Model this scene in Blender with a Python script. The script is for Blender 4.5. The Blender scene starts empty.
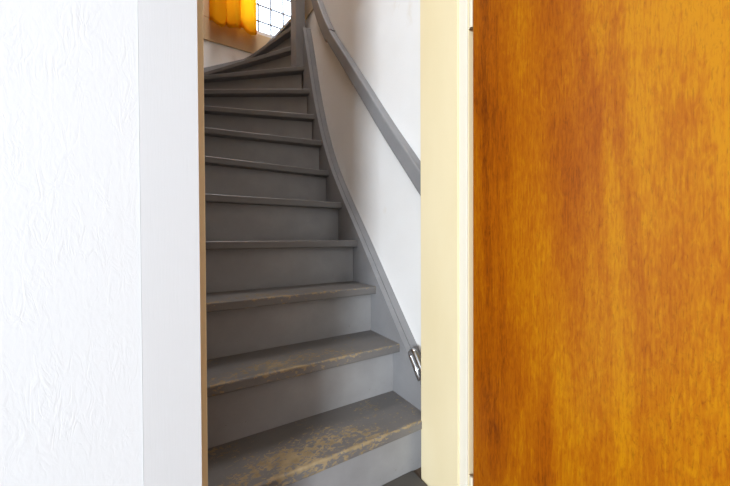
import bpy, bmesh, math, random
from mathutils import Vector, Matrix, noise
random.seed(7)
S = bpy.context.scene
COL = S.collection

# ------------------------------------------------------------------ camera
# world axes: +y = direction of climb, +x = to the right across the flight, z = 0 floor at the stair door
F_PX, YAW, PITCH, ROLL, EYE = 301.8, 0.5309, -0.0110, -0.0043, 0.8431
cam_d = bpy.data.cameras.new('camera')
cam = bpy.data.objects.new('camera', cam_d)
COL.objects.link(cam)
cam_d.sensor_width = 36.0
cam_d.lens = F_PX * 36.0 / 730.0
cam_d.clip_start = 0.01
cam.matrix_world = (Matrix.Translation((0, 0, EYE)) @ Matrix.Rotation(-YAW, 4, 'Z')
                    @ Matrix.Rotation(math.pi / 2 + PITCH, 4, 'X') @ Matrix.Rotation(ROLL, 4, 'Z'))
S.camera = cam

# ------------------------------------------------------------------ light
w = bpy.data.worlds.new('sky'); S.world = w; w.use_nodes = True
bg = w.node_tree.nodes['Background']
bg.inputs['Color'].default_value = (0.80, 0.90, 1.0, 1)
bg.inputs['Strength'].default_value = 7.0

def area(name, loc, direction, sx, sy, power, color):
    d = bpy.data.lights.new(name, 'AREA'); d.shape = 'RECTANGLE'
    d.size = sx; d.size_y = sy; d.energy = power; d.color = color
    o = bpy.data.objects.new(name, d); COL.objects.link(o)
    o.location = loc
    o.rotation_euler = Vector(direction).to_track_quat('-Z', 'Z').to_euler()
    return o
# daylight through the window in the room's left wall
area('room_window_daylight', (-3.50, -2.78, 1.45), (1, 0, 0), 0.60, 1.35, 440, (0.85, 0.925, 1.0))
# added overhead lights, one over the stairs and one in the room
# added light from above that brightens the dark upper part of the stairs
area('stairwell_fill_light', (0.36, 2.0, 4.84), (0, 0, -1), 0.9, 0.9, 50, (0.97, 0.97, 1.0))
area('room_fill_light', (-0.9, -1.6, 2.44), (0, 0, -1), 0.5, 0.5, 2, (1.0, 0.93, 0.82))  # added weak warm fill over the room, no lamp known there

S.view_settings.view_transform = 'Standard'
S.view_settings.look = 'None'
S.view_settings.exposure = 0.0
S.view_settings.gamma = 1.0
S.view_settings.use_curve_mapping = False
S.cycles.use_denoising = True
S.cycles.max_bounces = 10
S.cycles.diffuse_bounces = 6

# ------------------------------------------------------------------ materials
def srgb(r, g, b):
    f = lambda c: (c / 255 / 12.92) if c <= 10 else ((c / 255 + 0.055) / 1.055) ** 2.4
    return (f(r), f(g), f(b), 1)

class NT:
    def __init__(s, name):
        s.m = bpy.data.materials.new(name); s.m.use_nodes = True
        s.t = s.m.node_tree; s.b = s.t.nodes['Principled BSDF']; s.out = s.t.nodes['Material Output']
    def n(s, kind, **kw):
        nd = s.t.nodes.new(kind)
        for k, v in kw.items():
            if k.startswith('i_'):
                key = k[2:]
                nd.inputs[int(key) if key.isdigit() else key.replace('_', ' ')].default_value = v
            else: setattr(nd, k, v)
        return nd
    def l(s, a, b): s.t.links.new(a, b)
    def coords(s, scale=(1, 1, 1), kind='Object'):
        tc = s.n('ShaderNodeTexCoord'); mp = s.n('ShaderNodeMapping')
        mp.inputs['Scale'].default_value = scale
        s.l(tc.outputs[kind], mp.inputs['Vector']); return mp.outputs['Vector']
    def noise(s, vec, scale, detail=4, rough=0.55, dist=0.0):
        nd = s.n('ShaderNodeTexNoise'); nd.inputs['Scale'].default_value = scale
        nd.inputs['Detail'].default_value = detail; nd.inputs['Roughness'].default_value = rough
        nd.inputs['Distortion'].default_value = dist
        s.l(vec, nd.inputs['Vector']); return nd.outputs['Fac']
    def ramp(s, fac, stops):
        r = s.n('ShaderNodeValToRGB'); e = r.color_ramp.elements
        e[0].position, e[0].color = stops[0]; e[1].position, e[1].color = stops[-1]
        for p, c in stops[1:-1]:
            x = e.new(p); x.color = c
        s.l(fac, r.inputs['Fac']); return r.outputs['Color']
    def math(s, op, a, b=None, clamp=False):
        m = s.n('ShaderNodeMath', operation=op, use_clamp=clamp)
        for i, v in enumerate((a, b)):
            if v is None: continue
            if isinstance(v, (int, float)): m.inputs[i].default_value = v
            else: s.l(v, m.inputs[i])
        return m.outputs[0]
    def mix(s, fac, a, b):
        m = s.n('ShaderNodeMix', data_type='RGBA')
        for i, v in ((0, fac), (6, a), (7, b)):
            if hasattr(v, 'is_linked'): s.l(v, m.inputs[i])
            else: m.inputs[i].default_value = v
        return m.outputs[2]
    def bump(s, height, strength, dist=0.002):
        b = s.n('ShaderNodeBump'); b.inputs['Strength'].default_value = strength
        b.inputs['Distance'].default_value = dist
        s.l(height, b.inputs['Height']); s.l(b.outputs['Normal'], s.b.inputs['Normal'])
    def base(s, c, rough=0.5, spec=0.5):
        if hasattr(c, 'is_linked'): s.l(c, s.b.inputs['Base Color'])
        else: s.b.inputs['Base Color'].default_value = c
        s.b.inputs['Roughness'].default_value = rough
        s.b.inputs['Specular IOR Level'].default_value = spec

M = {}
def simple(name, col, rough=0.5, bump=None, spec=0.5, metal=0.0):
    q = NT(name); q.base(col, rough, spec); q.b.inputs['Metallic'].default_value = metal
    if bump:
        sc, scale, st, dist = bump
        q.bump(q.noise(q.coords(sc), scale, 5), st, dist)
    M[name] = q.m; return q

# coarse trowelled plaster of the room wall: upright strokes
q = NT('room_plaster'); q.base((0.705, 0.692, 0.684, 1), 0.75, 0.3)
v = q.coords((1, 1, 0.34))
a = q.noise(v, 62, 5, 0.5, 1.3); b = q.noise(v, 150, 3, 0.5, 0.6)
a = q.math('POWER', q.math('ABSOLUTE', q.math('SUBTRACT', a, 0.5)), 0.7)
sparse = q.math('MULTIPLY', q.math('SUBTRACT', q.noise(q.coords((1, 1, 0.6)), 22, 3), 0.42, True), 4.5, True)
a = q.math('MULTIPLY', a, q.math('ADD', q.math('MULTIPLY', sparse, 0.8), 0.2))
h_ = q.math('ADD', q.math('MULTIPLY', a, 1.0), q.math('MULTIPLY', b, 0.22))
q.bump(h_, 0.29, 0.004); M['room_plaster'] = q.m

q = NT('stair_plaster'); v = q.coords()
c = q.ramp(q.noise(v, 2.6, 4), [(0.3, (0.80, 0.785, 0.765, 1)), (0.7, (0.84, 0.835, 0.825, 1))])
st = q.noise(q.coords((1, 1, 0.6)), 7, 5, 0.6)
stm = q.math('MULTIPLY', q.math('SUBTRACT', st, 0.62, True), 3.0, True)
c = q.mix(stm, c, (0.70, 0.62, 0.50, 1))
q.base(c, 0.8, 0.25); q.bump(q.noise(v, 150, 4, 0.6), 0.35, 0.002); M['stair_plaster'] = q.m

q = NT('white_gloss_paint'); v = q.coords((1, 1, 0.06))
q.base((0.635, 0.62, 0.612, 1), 0.35)
q.bump(q.noise(v, 260, 4, 0.6), 0.22, 0.001); M['white_gloss_paint'] = q.m

q = NT('cream_paint'); v = q.coords((1, 1, 0.08))
c = q.ramp(q.noise(q.coords((1, 1, 0.3)), 5, 4), [(0.3, (0.82, 0.69, 0.42, 1)), (0.7, (0.86, 0.74, 0.48, 1))])
q.base(c, 0.38); q.bump(q.noise(v, 180, 4, 0.6), 0.12, 0.001); M['cream_paint'] = q.m
simple('pale_cream_paint', (0.86, 0.80, 0.66, 1), 0.35)

def stair_paint(name, col, treads):
    q = NT(name); v = q.coords()
    tone = q.noise(v, 5, 5, 0.6)
    lo = tuple(x * 0.86 for x in col[:3]) + (1,); hi = tuple(x * 1.10 for x in col[:3]) + (1,)
    c = q.ramp(tone, [(0.3, lo), (0.7, hi)])
    at = q.n('ShaderNodeAttribute', attribute_type='OBJECT', attribute_name='wear')
    wear = at.outputs['Fac']
    sep = q.n('ShaderNodeSeparateXYZ'); tc = q.n('ShaderNodeTexCoord'); q.l(tc.outputs['Object'], sep.inputs[0])
    fleck = q.noise(q.coords((0.6, 1.0, 1.0)), 95, 6, 0.66, 0.7)
    if treads:
        # worn band where feet land: strongest on the nosing and the middle of the tread
        gx = q.math('SUBTRACT', 1.0, q.math('ABSOLUTE', q.math('MULTIPLY', q.math('ADD', sep.outputs['X'], 0.02), 2.9)), True)
        gy = q.math('SUBTRACT', 1.0, q.math('ABSOLUTE', q.math('MULTIPLY', q.math('SUBTRACT', sep.outputs['Y'], 0.055), 9.0)), True)
        edge = q.math('SUBTRACT', 1.0, q.math('MULTIPLY', q.math('ABSOLUTE', q.math('SUBTRACT', sep.outputs['Y'], 0.003)), 90.0), True)
        big = q.noise(v, 9, 3, 0.5)
        zone = q.math('ADD', q.math('MULTIPLY', q.math('MULTIPLY', gx, gy), 0.165),
                      q.math('MULTIPLY', edge, 0.10))
        zone = q.math('ADD', zone, q.math('MULTIPLY', q.math('SUBTRACT', big, 0.5), 0.42))
        amt = q.math('ADD', fleck, q.math('MULTIPLY', zone, wear))
        amt = q.math('ADD', amt, q.math('MULTIPLY', q.math('SUBTRACT', wear, 1.0), 0.10))
        front = q.math('MULTIPLY', q.math('SUBTRACT', -0.005, sep.outputs['Z'], True), 200.0, True)
        amt = q.math('SUBTRACT', amt, q.math('MULTIPLY', front, 0.085))
        mask = q.math('MULTIPLY', q.math('SUBTRACT', amt, 0.648, True), 60.0, True)
        brown = q.ramp(q.noise(v, 30, 4), [(0.3, (0.23, 0.17, 0.09, 1)), (0.7, (0.35, 0.265, 0.15, 1))])
    else:
        low = q.math('SUBTRACT', 1.0, q.math('ABSOLUTE', q.math('MULTIPLY', q.math('SUBTRACT', sep.outputs['Z'], 0.03), 14.0)), True)
        amt = q.math('ADD', fleck, q.math('MULTIPLY', q.math('MULTIPLY', low, wear), 0.05))
        mask = q.math('MULTIPLY', q.math('SUBTRACT', amt, 0.712, True), 40.0, True)
        brown = q.ramp(q.noise(v, 50, 4), [(0.42, (0.03, 0.025, 0.022, 1)), (0.6, (0.36, 0.29, 0.20, 1))])
    c = q.mix(mask, c, brown)
    q.base(c, 0.5, 0.45)
    rr = q.math('ADD', q.math('MULTIPLY', mask, 0.2), 0.42); q.l(rr, q.b.inputs['Roughness'])
    hb = q.math('SUBTRACT', q.math('MULTIPLY', q.noise(q.coords((0.25, 1, 1)), 90, 4), 0.35), mask)
    q.bump(hb, 0.35, 0.0012)
    M[name] = q.m
stair_paint('tread_paint', (0.155, 0.146, 0.141, 1), True)
stair_paint('riser_paint', (0.295, 0.287, 0.284, 1), False)

q = NT('string_paint'); v = q.coords()
c = q.ramp(q.noise(v, 6, 5, 0.6), [(0.3, (0.22, 0.218, 0.224, 1)), (0.7, (0.265, 0.263, 0.269, 1))])
ch = q.math('MULTIPLY', q.math('SUBTRACT', q.noise(v, 75, 5, 0.65), 0.74, True), 25, True)
c = q.mix(ch, c, (0.40, 0.37, 0.33, 1))
q.base(c, 0.6, 0.35); q.bump(q.noise(v, 70, 4), 0.12, 0.001); M['string_paint'] = q.m

# veneered door: fine upright grain, short dark pores, broad colour bands
q = NT('door_veneer')
vb = q.coords((1, 1, 0.10)); vf = q.coords((1, 1, 0.07)); vl = q.coords((1, 1, 0.35)); vo = q.coords()
broad = q.noise(vb, 7.5, 4, 0.55, 0.7)
cloud = q.noise(vl, 3.2, 4, 0.6, 0.8)
fine = q.noise(vf, 240, 5, 0.65, 0.25)
curl = q.noise(q.coords((1, 1, 0.26)), 95, 5, 0.62, 1.6)
mixv = q.math('ADD', q.math('ADD', q.math('MULTIPLY', broad, 0.55), q.math('MULTIPLY', fine, 0.26)),
              q.math('ADD', q.math('MULTIPLY', cloud, 0.32), q.math('MULTIPLY', curl, 0.22)))
c = q.ramp(mixv, [(0.53, srgb(106, 46, 0)), (0.62, srgb(148, 73, 0)), (0.70, srgb(165, 92, 0)), (0.79, srgb(184, 120, 0))])
pore = q.noise(q.coords((1, 1, 0.13)), 330, 3, 0.6, 0.3)
pm = q.math('MULTIPLY', q.math('SUBTRACT', pore, 0.57, True), 9.0, True)
c = q.mix(q.math('MULTIPLY', pm, 0.34), c, srgb(84, 32, 0))
swirl = q.noise(q.coords((1, 1, 0.4)), 130, 4, 0.6, 2.0)
sm = q.math('MULTIPLY', q.math('SUBTRACT', swirl, 0.54, True), 7.0, True)
sm = q.math('MULTIPLY', sm, q.math('MULTIPLY', q.math('SUBTRACT', cloud, 0.45, True), 3.0, True))
c = q.mix(q.math('MULTIPLY', sm, 0.7), c, srgb(100, 44, 0))
q.base(c, 0.36, 0.25); q.bump(fine, 0.06, 0.0006)
q.b.inputs['Coat Weight'].default_value = 0.12; q.b.inputs['Coat Roughness'].default_value = 0.22
M['door_veneer'] = q.m

simple('chrome', (0.62, 0.62, 0.63, 1), 0.22, metal=1.0)
simple('hinge_paint', (0.80, 0.72, 0.55, 1), 0.35)
simple('hinge_steel', (0.45, 0.42, 0.38, 1), 0.4, metal=0.7)
simple('lead', (0.16, 0.16, 0.18, 1), 0.6)
simple('tan_board', (0.56, 0.42, 0.26, 1), 0.8, ((1, 1, 0.2), 60, 0.15, 0.001), 0.2)
simple('white_frame', (0.74, 0.74, 0.76, 1), 0.4)
simple('ceiling_white', (0.55, 0.55, 0.55, 1), 0.8)
simple('bounce_brown', (0.34, 0.23, 0.13, 1), 0.55, ((1, 1, 0.2), 60, 0.15, 0.001))  # brown chosen for the unseen left stair wall, dims and warms bounced light
simple('room_wall_grey', (0.24, 0.24, 0.25, 1), 0.8)
simple('brass', (0.6, 0.43, 0.2, 1), 0.3, metal=1.0)
simple('stair_threshold', (0.10, 0.09, 0.08, 1), 0.55)
q = NT('room_floor_wood'); c = q.ramp(q.noise(q.coords((6, 0.5, 1)), 5, 5, 0.6), [(0.3, srgb(84, 66, 50)), (0.7, srgb(108, 88, 68))])
q.base(c, 0.45); M['room_floor_wood'] = q.m

# thin glass that lets daylight through
q = NT('window_glass'); q.t.nodes.remove(q.b)
tr = q.n('ShaderNodeBsdfTransparent'); tr.inputs[0].default_value = (0.96, 0.98, 1, 1)
gl = q.n('ShaderNodeBsdfGlossy'); gl.inputs['Roughness'].default_value = 0.05
mx = q.n('ShaderNodeMixShader'); mx.inputs[0].default_value = 0.05; q.l(tr.outputs[0], mx.inputs[1]); q.l(gl.outputs[0], mx.inputs[2])
q.l(mx.outputs[0], q.out.inputs['Surface']); M['window_glass'] = q.m

q = NT('curtain_cloth'); q.t.nodes.remove(q.b)
v = q.coords((1, 1, 1)); c = q.ramp(q.noise(v, 300, 3), [(0.35, srgb(246, 192, 30)), (0.65, srgb(250, 202, 44))])
df = q.n('ShaderNodeBsdfDiffuse'); tl = q.n('ShaderNodeBsdfTranslucent'); mx = q.n('ShaderNodeMixShader')
mx.inputs[0].default_value = 0.72
q.l(c, df.inputs[0]); tl.inputs[0].default_value = srgb(255, 218, 90); q.l(df.outputs[0], mx.inputs[1]); q.l(tl.outputs[0], mx.inputs[2])
q.l(mx.outputs[0], q.out.inputs['Surface']); M['curtain_cloth'] = q.m

# ------------------------------------------------------------------ helpers
def link(name, me, mat, parent=None, loc=(0, 0, 0), rotz=0.0, smooth=False):
    o = bpy.data.objects.new(name, me); COL.objects.link(o)
    if mat: me.materials.append(M[mat])
    o.location = loc; o.rotation_euler = (0, 0, rotz)
    if parent: o.parent = parent
    if smooth:
        for p in me.polygons: p.use_smooth = True
    return o

def from_bm(name, bm, mat, parent=None, **kw):
    bmesh.ops.recalc_face_normals(bm, faces=bm.faces[:])
    me = bpy.data.meshes.new(name); bm.to_mesh(me); bm.free()
    return link(name, me, mat, parent, **kw)

def prism_bm(poly, lo, hi, axis='z'):
    """extrude a polygon: axis z -> poly is (x,y); axis x -> poly is (y,z); axis y -> poly is (x,z)"""
    def P(a, b, c):
        return {'z': (a, b, c), 'x': (c, a, b), 'y': (a, c, b)}[axis]
    bm = bmesh.new()
    A = [bm.verts.new(P(a, b, lo)) for a, b in poly]
    B = [bm.verts.new(P(a, b, hi)) for a, b in poly]
    n = len(poly)
    bm.faces.new(A); bm.faces.new(B)
    for i in range(n):
        bm.faces.new((A[i], A[(i + 1) % n], B[(i + 1) % n], B[i]))
    bmesh.ops.recalc_face_normals(bm, faces=bm.faces[:])
    return bm

def prism(name, poly, lo, hi, mat, parent=None, axis='z', bev=0.0, seg=2):
    bm = prism_bm(poly, lo, hi, axis)
    if bev: bmesh.ops.bevel(bm, geom=bm.edges[:], offset=bev, segments=seg, profile=0.5, affect='EDGES')
    return from_bm(name, bm, mat, parent)

def box(name, x0, x1, y0, y1, z0, z1, mat, parent=None, bev=0.0):
    return prism(name, [(x0, y0), (x1, y0), (x1, y1), (x0, y1)], z0, z1, mat, parent, 'z', bev)

def boxes(name, rects, mat, parent=None):
    bm = bmesh.new()
    for (x0, x1, y0, y1, z0, z1) in rects:
        r = bmesh.ops.create_cube(bm, size=1.0)
        for vv in r['verts']:
            vv.co = Vector(((x0 + x1) / 2 + vv.co.x * (x1 - x0), (y0 + y1) / 2 + vv.co.y * (y1 - y0), (z0 + z1) / 2 + vv.co.z * (z1 - z0)))
    return from_bm(name, bm, mat, parent)

def empty(name, loc=(0, 0, 0)):
    o = bpy.data.objects.new(name, None); COL.objects.link(o); o.location = loc; return o

def tag(o, label=None, cat=None, kind=None, group=None):
    for k, v in (('label', label), ('category', cat), ('kind', kind), ('group', group)):
        if v: o[k] = v
    return o

def tube_bm(pts, r, seg=10, sx=1.0, closed=False, caps=True):
    bm = bmesh.new(); rings = []
    P = [Vector(p) for p in pts]
    for i, p in enumerate(P):
        t = (P[min(i + 1, len(P) - 1)] - P[max(i - 1, 0)]).normalized()
        a = t.cross(Vector((1, 0, 0)))
        if a.length < 1e-3: a = t.cross(Vector((0, 1, 0)))
        a.normalize(); b = t.cross(a)
        rr = r[i] if isinstance(r, (list, tuple)) else r
        rings.append([bm.verts.new(p + a * math.cos(k * 2 * math.pi / seg) * rr + b * math.sin(k * 2 * math.pi / seg) * rr * sx) for k in range(seg)])
    for i in range(len(rings) - 1):
        for k in range(seg):
            bm.faces.new((rings[i][k], rings[i][(k + 1) % seg], rings[i + 1][(k + 1) % seg], rings[i + 1][k]))
    if caps: bm.faces.new(rings[0]); bm.faces.new(rings[-1])
    return bm

def clip(poly, p, n):
    """keep the part of a convex polygon where (q-p).n >= 0"""
    out = []
    for i in range(len(poly)):
        a, b = Vector(poly[i]), Vector(poly[(i + 1) % len(poly)])
        da, db = (a - p).dot(n), (b - p).dot(n)
        if da >= 0: out.append(tuple(a))
        if (da >= 0) != (db >= 0):
            out.append(tuple(a + (b - a) * (da / (da - db))))
    res = []
    for q_ in out:
        if not res or (Vector(q_) - Vector(res[-1])).length > 1e-5: res.append(q_)
    if len(res) > 1 and (Vector(res[0]) - Vector(res[-1])).length < 1e-5: res.pop()
    return res

def spline(pts, n):
    """Catmull-Rom through the points"""
    out = []
    P = [Vector(p) for p in pts]; P = [2 * P[0] - P[1]] + P + [2 * P[-1] - P[-2]]
    for i in range(1, len(P) - 2):
        for k in range(n):
            t = k / n
            out.append(0.5 * ((2 * P[i]) + (P[i + 1] - P[i - 1]) * t + (2 * P[i - 1] - 5 * P[i] + 4 * P[i + 1] - P[i + 2]) * t * t
                       + (3 * P[i] - P[i - 1] - 3 * P[i + 1] + P[i + 2]) * t ** 3))
    out.append(P[-2]); return out

# ------------------------------------------------------------------ dimensions
H = 0.21; G = 0.175; Y1 = 0.805; OV = 0.048; TT = 0.034
R = 0.736                      # inner face of the right string
XL = -0.05                     # stairwell left wall
YE = 3.015                     # end wall with the window
WX = 0.798                     # right wall of the stairwell
FY, BY = 0.605, 0.81           # front and back of the door wall
OL, OR = 0.0290, 0.7005          # clear opening
DOOR_H = 2.02
CEIL = 2.55
TOP = 4.9

# ------------------------------------------------------------------ setting: the room in front of the door
RX0, RX1, RY0 = -3.6, 1.9, -4.6
tag(box('floor', RX0, 2.3, RY0, YE + 0.12, -0.08, 0.0, 'room_floor_wood'), 'warm wooden floor of the room before the stair door', None, 'structure')
tag(box('ceiling', RX0, RX1, RY0, FY - 0.003, CEIL, CEIL + 0.1, 'ceiling_white'), 'plain white ceiling over the room', None, 'structure')
tag(boxes('wall_front', [(RX0, -0.0655, FY - 0.003, BY, 0, CEIL + 0.1), (0.815, RX1, FY - 0.003, BY, 0, CEIL + 0.1),
                         (-0.0655, 0.815, FY - 0.003, BY, DOOR_H + 0.09, CEIL + 0.1)], 'room_plaster'),
    'bright white wall with coarse trowelled plaster beside the stair door', None, 'structure')
tag(box('wall_right', RX1, RX1 + 0.1, RY0, BY, 0, CEIL, 'room_wall_grey'), 'grey right-hand wall of the room', None, 'structure')
tag(box('wall_back', RX0, RX1, RY0 - 0.1, RY0, 0, CEIL, 'room_wall_grey'), 'grey back wall of the room', None, 'structure')
WY0, WY1, WZ0, WZ1 = -3.13, -2.43, 0.73, 2.17
tag(boxes('wall_left', [(RX0 - 0.1, RX0, RY0, WY0, 0, CEIL), (RX0 - 0.1, RX0, WY1, BY, 0, CEIL),
                        (RX0 - 0.1, RX0, WY0, WY1, 0, WZ0), (RX0 - 0.1, RX0, WY0, WY1, WZ1, CEIL)], 'room_wall_grey'),
    'grey left-hand wall of the room with its window', None, 'structure')
rw = tag(empty('window_2', (RX0 - 0.05, (WY0 + WY1) / 2, WZ0)), 'plain daylight window in the left wall of the room', None, 'structure')
def child(o, par):
    o.parent = par; o.matrix_parent_inverse = par.matrix_world.inverted() if False else Matrix.Translation(-Vector(par.location)); return o
child(boxes('window_frame', [(RX0 - 0.08, RX0 - 0.02, WY0, WY0 + 0.05, WZ0, WZ1), (RX0 - 0.08, RX0 - 0.02, WY1 - 0.05, WY1, WZ0, WZ1),
                             (RX0 - 0.08, RX0 - 0.02, WY0 + 0.05, WY1 - 0.05, WZ0, WZ0 + 0.05), (RX0 - 0.08, RX0 - 0.02, WY0 + 0.05, WY1 - 0.05, WZ1 - 0.05, WZ1)], 'white_frame'), rw)
child(box('pane', RX0 - 0.055, RX0 - 0.050, WY0 + 0.05, WY1 - 0.05, WZ0 + 0.05, WZ1 - 0.05, 'window_glass'), rw)

# ------------------------------------------------------------------ setting: the stairwell shell
tag(boxes('wall_stair_left', [(XL - 0.1, XL, BY, YE + 0.12, 0, TOP)], 'bounce_brown'), 'unseen wall on the left of the stairs, made brown to warm the bounced light', None, 'structure')
tag(boxes('wall_stair_right', [(WX, WX + 0.09, BY, 2.262, 0, TOP)], 'stair_plaster'), 'white plastered wall on the right of the stairs, below and above the handrail', None, 'structure')
tag(boxes('wall_landing', [(WX + 0.09, 2.2, 2.172, 2.262, 0, TOP)], 'stair_plaster'), 'plaster wall alongside the upper steps beyond the newel', None, 'structure')
tag(boxes('wall_landing_end', [(2.2, 2.3, 2.172, YE + 0.12, 0, TOP)], 'stair_plaster'), 'plaster wall closing the top landing', None, 'structure')
tag(boxes('wall_over_door', [(XL, WX, BY - 0.1, BY, CEIL + 0.1, TOP)], 'stair_plaster'), 'plaster wall above the door inside the stairwell', None, 'structure')
tag(boxes('ceiling_stair', [(XL - 0.1, 2.3, BY - 0.1, YE + 0.12, TOP, TOP + 0.08)], 'ceiling_white'), 'white ceiling high over the stairwell', None, 'structure')

DADO = 2.605
WX0, WX1, WB, WT = 0.393, 1.083, 2.815, 4.10
tag(boxes('wall_end', [(XL, 2.2, YE, YE + 0.12, 0, DADO), (XL, WX0, YE, YE + 0.12, DADO, TOP), (WX1, 2.2, YE, YE + 0.12, DADO, TOP),
                       (WX0, WX1, YE, YE + 0.12, DADO, WB), (WX0, WX1, YE, YE + 0.12, WT, TOP)], 'stair_plaster'),
    'off-white end wall of the stairwell below the window', None, 'structure')
# tan boarding around and below the window
tb = tag(empty('trim_1', (0.6, YE, DADO)), 'tan boarding under and around the leaded stair window', None, 'structure')
for (x0, x1, z0, z1) in [(XL + 0.002, 2.19, DADO, WB - 0.012), (XL + 0.002, WX0 - 0.002, WB - 0.010, TOP - 0.01), (WX1 + 0.002, 2.19, WB - 0.010, TOP - 0.01), (WX0, WX1, WT + 0.002, TOP - 0.01)]:
    child(prism('board', [(x0, z0), (x1, z0), (x1, z1), (x0, z1)], YE - 0.014, YE - 0.001, 'tan_board', None, 'y', 0.002, 1), tb)

# leaded window
wn = tag(empty('window_1', ((WX0 + WX1) / 2, YE, WB)), 'leaded glass window glowing white at the top of the stairs', None, 'structure')
fr_ = 0.030
for (x0, x1, z0, z1) in [(WX0, WX1, WB, WB + fr_), (WX0, WX1, WT - fr_, WT), (WX0, WX0 + fr_, WB + fr_, WT - fr_), (WX1 - fr_, WX1, WB + fr_, WT - fr_)]:
    child(prism('window_frame', [(x0, z0), (x1, z0), (x1, z1), (x0, z1)], YE + 0.0, YE + 0.05, 'white_frame', None, 'y', 0.003, 1), wn)
bx = [WX0 + fr_] + [0.603 + 0.12 * k for k in range(-1, 4)] + [WX1 - fr_]
bz = [WB + fr_] + [2.95 + 0.155 * k for k in range(0, 8)] + [WT - fr_]
bz = [z for z in bz if z <= WT - fr_ + 1e-6]
for x in bx[1:-1]:
    child(prism('lead_bar', [(x - 0.0075, bz[0]), (x + 0.0075, bz[0]), (x + 0.0075, bz[-1]), (x - 0.0075, bz[-1])], YE + 0.016, YE + 0.028, 'lead', None, 'y'), wn)
for z in bz[1:-1]:
    child(prism('lead_bar', [(bx[0], z - 0.0050), (bx[-1], z - 0.0050), (bx[-1], z + 0.0050), (bx[0], z + 0.0050)], YE + 0.015, YE + 0.029, 'lead', None, 'y'), wn)
for i in range(len(bx) - 1):
    for j in range(len(bz) - 1):
        child(prism('pane', [(bx[i], bz[j]), (bx[i + 1], bz[j]), (bx[i + 1], bz[j + 1]), (bx[i], bz[j + 1])], YE + 0.020, YE + 0.024, 'window_glass', None, 'y'), wn)

# tan board on the right wall behind the newel
tw = prism('trim_2', [(2.259, 2.545), (2.239, 2.531), (2.089, 2.509), (2.060, 2.505), (2.060, 4.6), (2.259, 4.6)], WX - 0.006, WX - 0.0005, 'tan_board', None, 'x')
tag(tw, 'tan board on the white wall just behind the newel post', None, 'structure')

# ------------------------------------------------------------------ door frame
df_ = tag(empty('trim_3', ((OL + OR) / 2, FY, 0)), 'painted frame of the stair door, white outside and cream inside', None, 'structure')
def frame_post(sgn, name):
    if sgn < 0: prof = [(-0.0625, FY), (OL - 0.011, FY), (OL - 0.011, FY + 0.040), (OL, FY + 0.040), (OL, BY), (-0.0625, BY)]
    else: prof = [(0.812, FY), (0.812, BY), (OR, BY), (OR, FY + 0.037), (OR + 0.0125, FY + 0.037), (OR + 0.0125, FY + 0.007), (OR + 0.04, FY + 0.007), (OR + 0.04, FY)]
    bm = prism_bm(prof, 0.0, DOOR_H + 0.012, 'z')
    ed = [e for e in bm.edges if abs(e.verts[0].co.z - e.verts[1].co.z) > 1]
    bmesh.ops.bevel(bm, geom=ed, offset=0.0015, segments=2, profile=0.5, affect='EDGES')
    return child(from_bm(name, bm, 'cream_paint'), df_)
frame_post(-1, 'jamb'); frame_post(1, 'jamb')
child(box('rebate_strip', OR + 0.005, OR + 0.0122, FY + 0.0075, FY + 0.0365, 0.0, DOOR_H + 0.010, 'pale_cream_paint', None, 0.0012), df_)
child(prism('head_jamb', [(FY, DOOR_H + 0.012), (FY, DOOR_H + 0.08), (BY, DOOR_H + 0.08), (BY, DOOR_H), (FY + 0.04, DOOR_H), (FY + 0.04, DOOR_H + 0.012)], OL - 0.011, OR + 0.012, 'cream_paint', None, 'x'), df_)
# white face boards
def face_board(x0, x1, z0, z1):
    bm = prism_bm([(x0, FY - 0.0045), (x1, FY - 0.0045), (x1, FY), (x0, FY)], z0, z1, 'z')
    return child(from_bm('casing', bm, 'white_gloss_paint'), df_)
face_board(-0.0650, OL - 0.0115, 0.0, DOOR_H + 0.085)
face_board(OR + 0.040, 0.814, 0.0, DOOR_H + 0.085)
face_board(OL - 0.0115, OR + 0.040, DOOR_H + 0.014, DOOR_H + 0.085)

# ------------------------------------------------------------------ the open door
door = tag(empty('door_1', (0.7125, 0.5985, 0.0)), 'plain orange-brown veneered wooden door standing open on the right', None, 'structure')
DA = math.radians(2.0)
door.rotation_euler = (0, 0, DA)
bm = prism_bm([(0.0, -0.70), (0.040, -0.70), (0.040, -0.003), (0.0, -0.003)], 0.012, DOOR_H + 0.005, 'z')
bmesh.ops.bevel(bm, geom=bm.edges[:], offset=0.0015, segments=2, profile=0.5, affect='EDGES')
from_bm('door_leaf', bm, 'door_veneer', door)
for z in (0.045, 1.455):
    hg = from_bm('hinge', tube_bm([(0.000, 0.003, z), (0.000, 0.003, z + 0.10)], 0.0045, 12), 'hinge_paint', door, smooth=False)
    from_bm('hinge_leaf', prism_bm([(-0.0008, -0.001), (0.0012, -0.001), (0.0012, 0.010), (-0.0008, 0.010)], z, z + 0.10), 'hinge_paint', hg)
# lever on the far side of the leaf, outside the frame
lv = from_bm('door_handle', tube_bm([(0.002, -0.64, 1.02), (-0.045, -0.64, 1.02), (-0.05, -0.63, 1.02), (-0.05, -0.53, 1.02)], 0.008, 10), 'brass', door, smooth=True)

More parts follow.
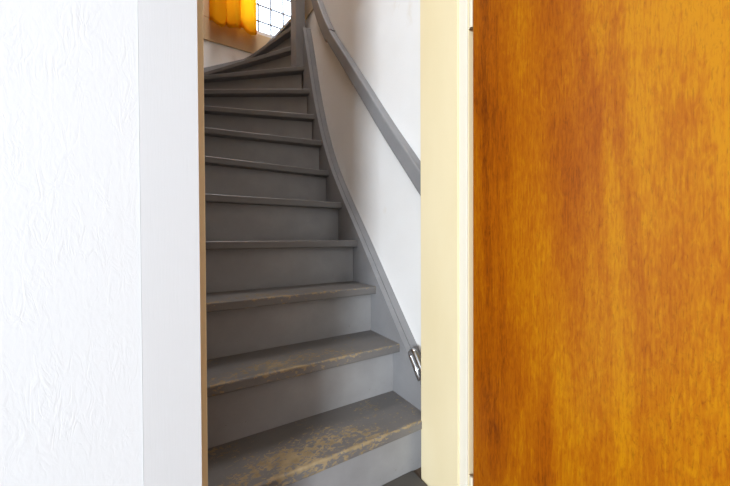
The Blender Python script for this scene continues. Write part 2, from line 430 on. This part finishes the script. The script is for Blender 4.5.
# ------------------------------------------------------------------ staircase
stairs = tag(empty('staircase', (0.34, Y1, 0.0)), 'worn grey-painted wooden staircase climbing and winding to the right', 'staircase')
NOS = {n: ((R, Y1 + (n - 1) * G), (XL, Y1 + (n - 1) * G)) for n in range(1, 7)}
NOS[7] = ((0.729, 1.785), (0.088, 1.892))
NOS[8] = ((0.733, 1.912), (0.100, 2.122))
NOS[9] = ((0.731, 2.004), (0.109, 2.368))
NOS[10] = ((0.735, 2.105), (0.121, 2.605))
NOS[11] = ((0.697, 2.247), (0.138, 2.986))
NOS[12] = ((0.711, 2.343), (0.482, 2.959))
NOS[13] = ((0.805, 2.39), (0.668, 2.985))
NOS[14] = ((0.93, 2.36), (0.93, 3.0))
NOS[15] = ((1.11, 2.36), (1.11, 3.0))
WEAR = {0: 0.9, 1: 1.25, 2: 1.05, 3: 0.9, 4: 0.55, 5: 0.5, 6: 0.45, 7: 0.3}
XI = XL + 0.022; YI = YE - 0.020
def footprint(n):
    if n <= 10: x1 = R
    elif n <= 12: x1 = 0.7550
    else: x1 = 2.195
    if n <= 10: return [(XI, 0.3), (x1, 0.3), (x1, YI), (XI, YI)]
    if n <= 12: return [(XI, 1.9), (x1, 1.9), (x1, YI), (XI, YI)]
    return [(0.5, 2.264), (x1, 2.264), (x1, YI), (0.5, YI)]
def line(n):
    a, b = Vector(NOS[n][0]), Vector(NOS[n][1])
    d = (b - a).normalized(); nr = Vector((d.y, -d.x))      # along to the left, normal towards the climb
    return a, b, d, nr
for n in range(1, 16):
    a, b, d, nr = line(n)
    poly = clip(footprint(n), a, nr)
    if n < 15:
        a2, b2, d2, nr2 = line(n + 1)
        if n == 12: poly = clip([(XI, 1.9), (1.3, 1.9), (1.3, YI), (XI, YI)], a, nr)
        poly = clip(poly, a2 + nr2 * (OV + 0.018), -nr2)
        if n == 12: poly = clip(poly, Vector((0, 2.264)), Vector((0, 1)))
        if n == 10: pass
    # local frame: origin at the middle of the nosing, x along it to the right, y towards the climb
    org = (a + b) / 2; ang = math.atan2(-d.y, -d.x)
    ca, sa = math.cos(-ang), math.sin(-ang)
    loc = [((x - org.x) * ca - (y - org.y) * sa, (x - org.x) * sa + (y - org.y) * ca) for x, y in poly]
    bm = prism_bm(loc, -TT, 0.0)
    ed = [e for e in bm.edges if all(abs(v_.co.y) < 2e-4 for v_ in e.verts) and abs(e.verts[0].co.z - e.verts[1].co.z) < 1e-6]
    if ed: bmesh.ops.bevel(bm, geom=ed, offset=0.006, segments=3, profile=0.5, affect='EDGES')
    t = from_bm('tread', bm, 'tread_paint', stairs)
    t.location = (org.x - stairs.location.x, org.y - stairs.location.y, n * H)
    t.rotation_euler = (0, 0, ang); t['wear'] = WEAR.get(n, 0.2)
    # riser below this tread
    fp = footprint(n)
    if n == 11: fp = [(XI, 1.9), (0.715, 1.9), (0.715, YI), (XI, YI)]
    if n == 12: fp = [(XI, 2.264), (0.83, 2.264), (0.83, YI), (XI, YI)]
    rp = clip(clip(fp, a + nr * OV, nr), a + nr * (OV + 0.018), -nr)
    if len(rp) > 2:
        o2 = org
        loc = [((x - org.x) * ca - (y - org.y) * sa, (x - org.x) * sa + (y - org.y) * ca) for x, y in rp]
        rr_ = from_bm('riser', prism_bm(loc, 0.0, H - TT), 'riser_paint', stairs)
        rr_.location = (org.x - stairs.location.x, org.y - stairs.location.y, (n - 1) * H)
        rr_.rotation_euler = (0, 0, ang); rr_['wear'] = 1.0 if n <= 6 else 0.2
# board at the foot of the flight, flush with the sill
t0 = prism('tread', [(OL - 0.03, -0.0), (OR + 0.07, -0.0), (OR + 0.07, 0.062), (OL - 0.03, 0.062)], 0.0, 0.004, 'tread_paint', None)
bpy.data.objects.remove(t0)
bm = prism_bm([(-0.33, -0.16), (0.33, -0.16), (0.33, 0.046), (-0.33, 0.046)], 0.0, 0.005)
t0 = from_bm('foot_board', bm, 'stair_threshold', stairs)
t0.location = ((OL + OR) / 2 - stairs.location.x, 0.0, 0.0); t0['wear'] = 1.0

def part(o): 
    o.parent = stairs; o.matrix_parent_inverse = Matrix.Translation(-Vector(stairs.location)); return o

# right string with its cover strip; top edge steepens where the winders begin
STR = [(0.815, 0.257), (0.926, 0.393), (1.040, 0.528), (1.149, 0.660), (1.250, 0.782), (1.354, 0.905), (1.493, 1.067), (1.648, 1.262), (1.760, 1.440), (1.854, 1.627), (1.940, 1.835), (2.025, 2.080), (2.105, 2.315), (2.139, 2.40)]
top = [(p.x, p.y) for p in spline(STR, 6)]
low = [(0.815, 0.0), (0.95, 0.0), (1.36, 0.46), (1.70, 0.86), (1.93, 1.23), (2.139, 1.80)]
part(prism('string', top + low[::-1], R + 0.0005, R + 0.0245, 'string_paint', None, 'x'))
strip_top = [(y, z + 0.001) for y, z in top]
strip_low = [(y, z - 0.10) for y, z in top]
part(prism('string_cover_strip', strip_top + strip_low[::-1], R + 0.0270, WX - 0.0005, 'string_paint', None, 'x'))
# left string along the hidden wall
part(prism('string', [(0.815, 0.0), (1.25, 0.0), (1.9, 0.72), (2.99, 1.95), (2.99, 2.36), (1.8, 1.56), (0.815, 0.36)], XL + 0.001, XL + 0.0215, 'string_paint', None, 'x'))
# string along the end wall, rising to the right
part(prism('string', [(XI, 1.95), (XI, 2.285), (0.140, 2.352), (0.46, 2.523), (0.80, 2.80), (1.11, 3.10), (1.3, 3.25), (1.3, 2.9), (0.8, 2.45), (0.4, 2.2)], YE - 0.0195, YE - 0.0005, 'string_paint', None, 'y'))
# newel post at the turn
part(box('newel_post', 0.6855, 0.7555, 2.140, 2.262, 10 * H, 4.3, 'string_paint', None, 0.003))
# landing
part(box('landing', 1.2, 2.195, 2.264, YI, 15 * H - 0.06, 15 * H - TT - 0.001, 'riser_paint'))

# ------------------------------------------------------------------ handrail on the right wall
RB = [(0.815, 0.938), (0.980, 1.135), (1.137, 1.322), (1.351, 1.590), (1.550, 1.838), (1.750, 2.087), (1.884, 2.292), (1.990, 2.500), (2.062, 2.72), (2.105, 2.95)]
rail = tag(empty('handrail', (0.74, 0.825, 0.95)), 'grey-painted wooden handrail curving up the white stair wall', 'handrail')
rs = [(p.x, p.y) for p in spline(RB, 6)]
def rail_piece(pts, drop, thick, x0):
    up = []; lo = []
    for i, (y, z) in enumerate(pts):
        a = Vector(pts[max(i - 1, 0)]); b = Vector(pts[min(i + 1, len(pts) - 1)])
        t = (b - a).normalized(); nrm = Vector((-t.y, t.x))
        lo.append((y + nrm.x * drop, z + nrm.y * drop)); up.append((y + nrm.x * thick, z + nrm.y * thick))
    bm = bmesh.new(); rings = []; x1 = WX - 0.006; r_ = 0.006
    for (ly, lz), (uy, uz) in zip(lo, up):
        L = Vector((ly, lz)); U = Vector((uy, uz)); e = (U - L).normalized()
        ring = [(x1, L), (x0 + r_, L), (x0 + r_ * .3, L + e * r_ * .3), (x0, L + e * r_), (x0, U - e * r_), (x0 + r_ * .3, U - e * r_ * .3), (x0 + r_, U), (x1, U)]
        rings.append([bm.verts.new((x, p.x, p.y)) for x, p in ring])
    for i in range(len(rings) - 1):
        for k_ in range(8):
            bm.faces.new((rings[i][k_], rings[i][(k_ + 1) % 8], rings[i + 1][(k_ + 1) % 8], rings[i + 1][k_]))
    bm.faces.new(rings[0]); bm.faces.new(rings[-1])
    o = from_bm('rail_section', bm, 'string_paint'); return child(o, rail)
k = 30
rail_piece(rs[:k + 1], 0.0, 0.060, 0.750)
rail_piece(rs[k:], -0.012, 0.064, 0.750)
for i in (8, 26, 38):
    y, z = rs[i]
    child(box('bracket', WX - 0.0065, WX - 0.0005, y - 0.005, y + 0.02, z + 0.02, z + 0.05, 'string_paint'), rail)

# ------------------------------------------------------------------ chrome handle hooked on the string beside the jamb
hp = []
base = Vector((0.722, 0.812, 0.352)); dirv = Vector((0.0, 0.62, 0.78)).normalized(); acr = Vector((0.0, 0.78, -0.62)).normalized()
ch = tag(empty('metal_handle', base), 'shiny bent chrome handle behind the cream jamb, over the grey string', 'handle')
pts = [base + dirv * s for s in (0.0, 0.03, 0.06, 0.085)]
for k in range(1, 10):
    an = math.pi * k / 9
    pts.append(base + dirv * (0.085 + 0.014 * math.sin(an)) + acr * (-0.014 + 0.014 * math.cos(an)) * -1.0)
pts += [base + dirv * s + acr * 0.028 for s in (0.085, 0.05, 0.0)][1:]
o = child(from_bm('bow', tube_bm([tuple(p) for p in pts], 0.0125, 14), 'chrome', smooth=True), ch)
o = child(box('mounting_plate', 0.704, 0.735, 0.8105, 0.8145, 0.315, 0.39, 'chrome', None, 0.001), ch)

# ------------------------------------------------------------------ curtain
cur = tag(empty('curtain', (0.40, 2.93, 2.66)), 'short orange-yellow curtain hanging in folds before the leaded window', 'curtain')
NX, NZ = 120, 40
CX0, CX1, CZT = 0.180, 0.566, 4.14
def cloth_point(u, vv):
    # three rounded folds with sharp creases between them, small ripples on each
    tt = vv ** 0.7
    ph = 3 * math.pi * (u + 0.012 * math.sin(u * 11))
    c_ = abs(math.sin(ph)) ** (0.8 + 0.7 * u)
    x = CX0 + (CX1 - CX0) * u - 0.016 * tt * math.sin(2 * ph)
    y = 2.950 - (0.022 + 0.058 * tt) * c_ + 0.011 * tt * math.sin(ph * 3.3 + 0.8)
    zb = 2.765 - (0.055 + 0.03 * u) * c_ - 0.016 * math.sin(u * 6.0 + 0.6) + 0.010 * math.sin(u * 27) * (1 - u)
    return Vector((x, y, CZT + (zb - CZT) * vv))
def cloth_mesh(v0, v1, rows, off):
    bm = bmesh.new(); grid = []
    for j in range(rows + 1):
        vv = v0 + (v1 - v0) * j / rows
        grid.append([bm.verts.new(cloth_point(i / NX, vv) + Vector((0, off, 0))) for i in range(NX + 1)])
    for j in range(rows):
        for i in range(NX):
            bm.faces.new((grid[j][i], grid[j][i + 1], grid[j + 1][i + 1], grid[j + 1][i]))
    return bm
o = child(from_bm('cloth', cloth_mesh(0, 1, NZ, 0.0), 'curtain_cloth', smooth=True), cur)
sd = o.modifiers.new('thickness', 'SOLIDIFY'); sd.thickness = 0.0012
hem = from_bm('hem', cloth_mesh(1 - 0.055 / 1.42, 0.9995, 4, 0.004), 'curtain_cloth', smooth=True)
hem.modifiers.new('thickness', 'SOLIDIFY').thickness = 0.0012
child(hem, cur)
o = child(from_bm('rod', tube_bm([(0.10, 2.925, 4.15), (0.60, 2.925, 4.15), (1.20, 2.925, 4.15)], 0.009, 10), 'brass', smooth=True), cur)
for x in (0.12, 1.18):
    child(box('rod_bracket', x - 0.008, x + 0.008, 2.925, YE - 0.014, 4.142, 4.158, 'brass'), cur)
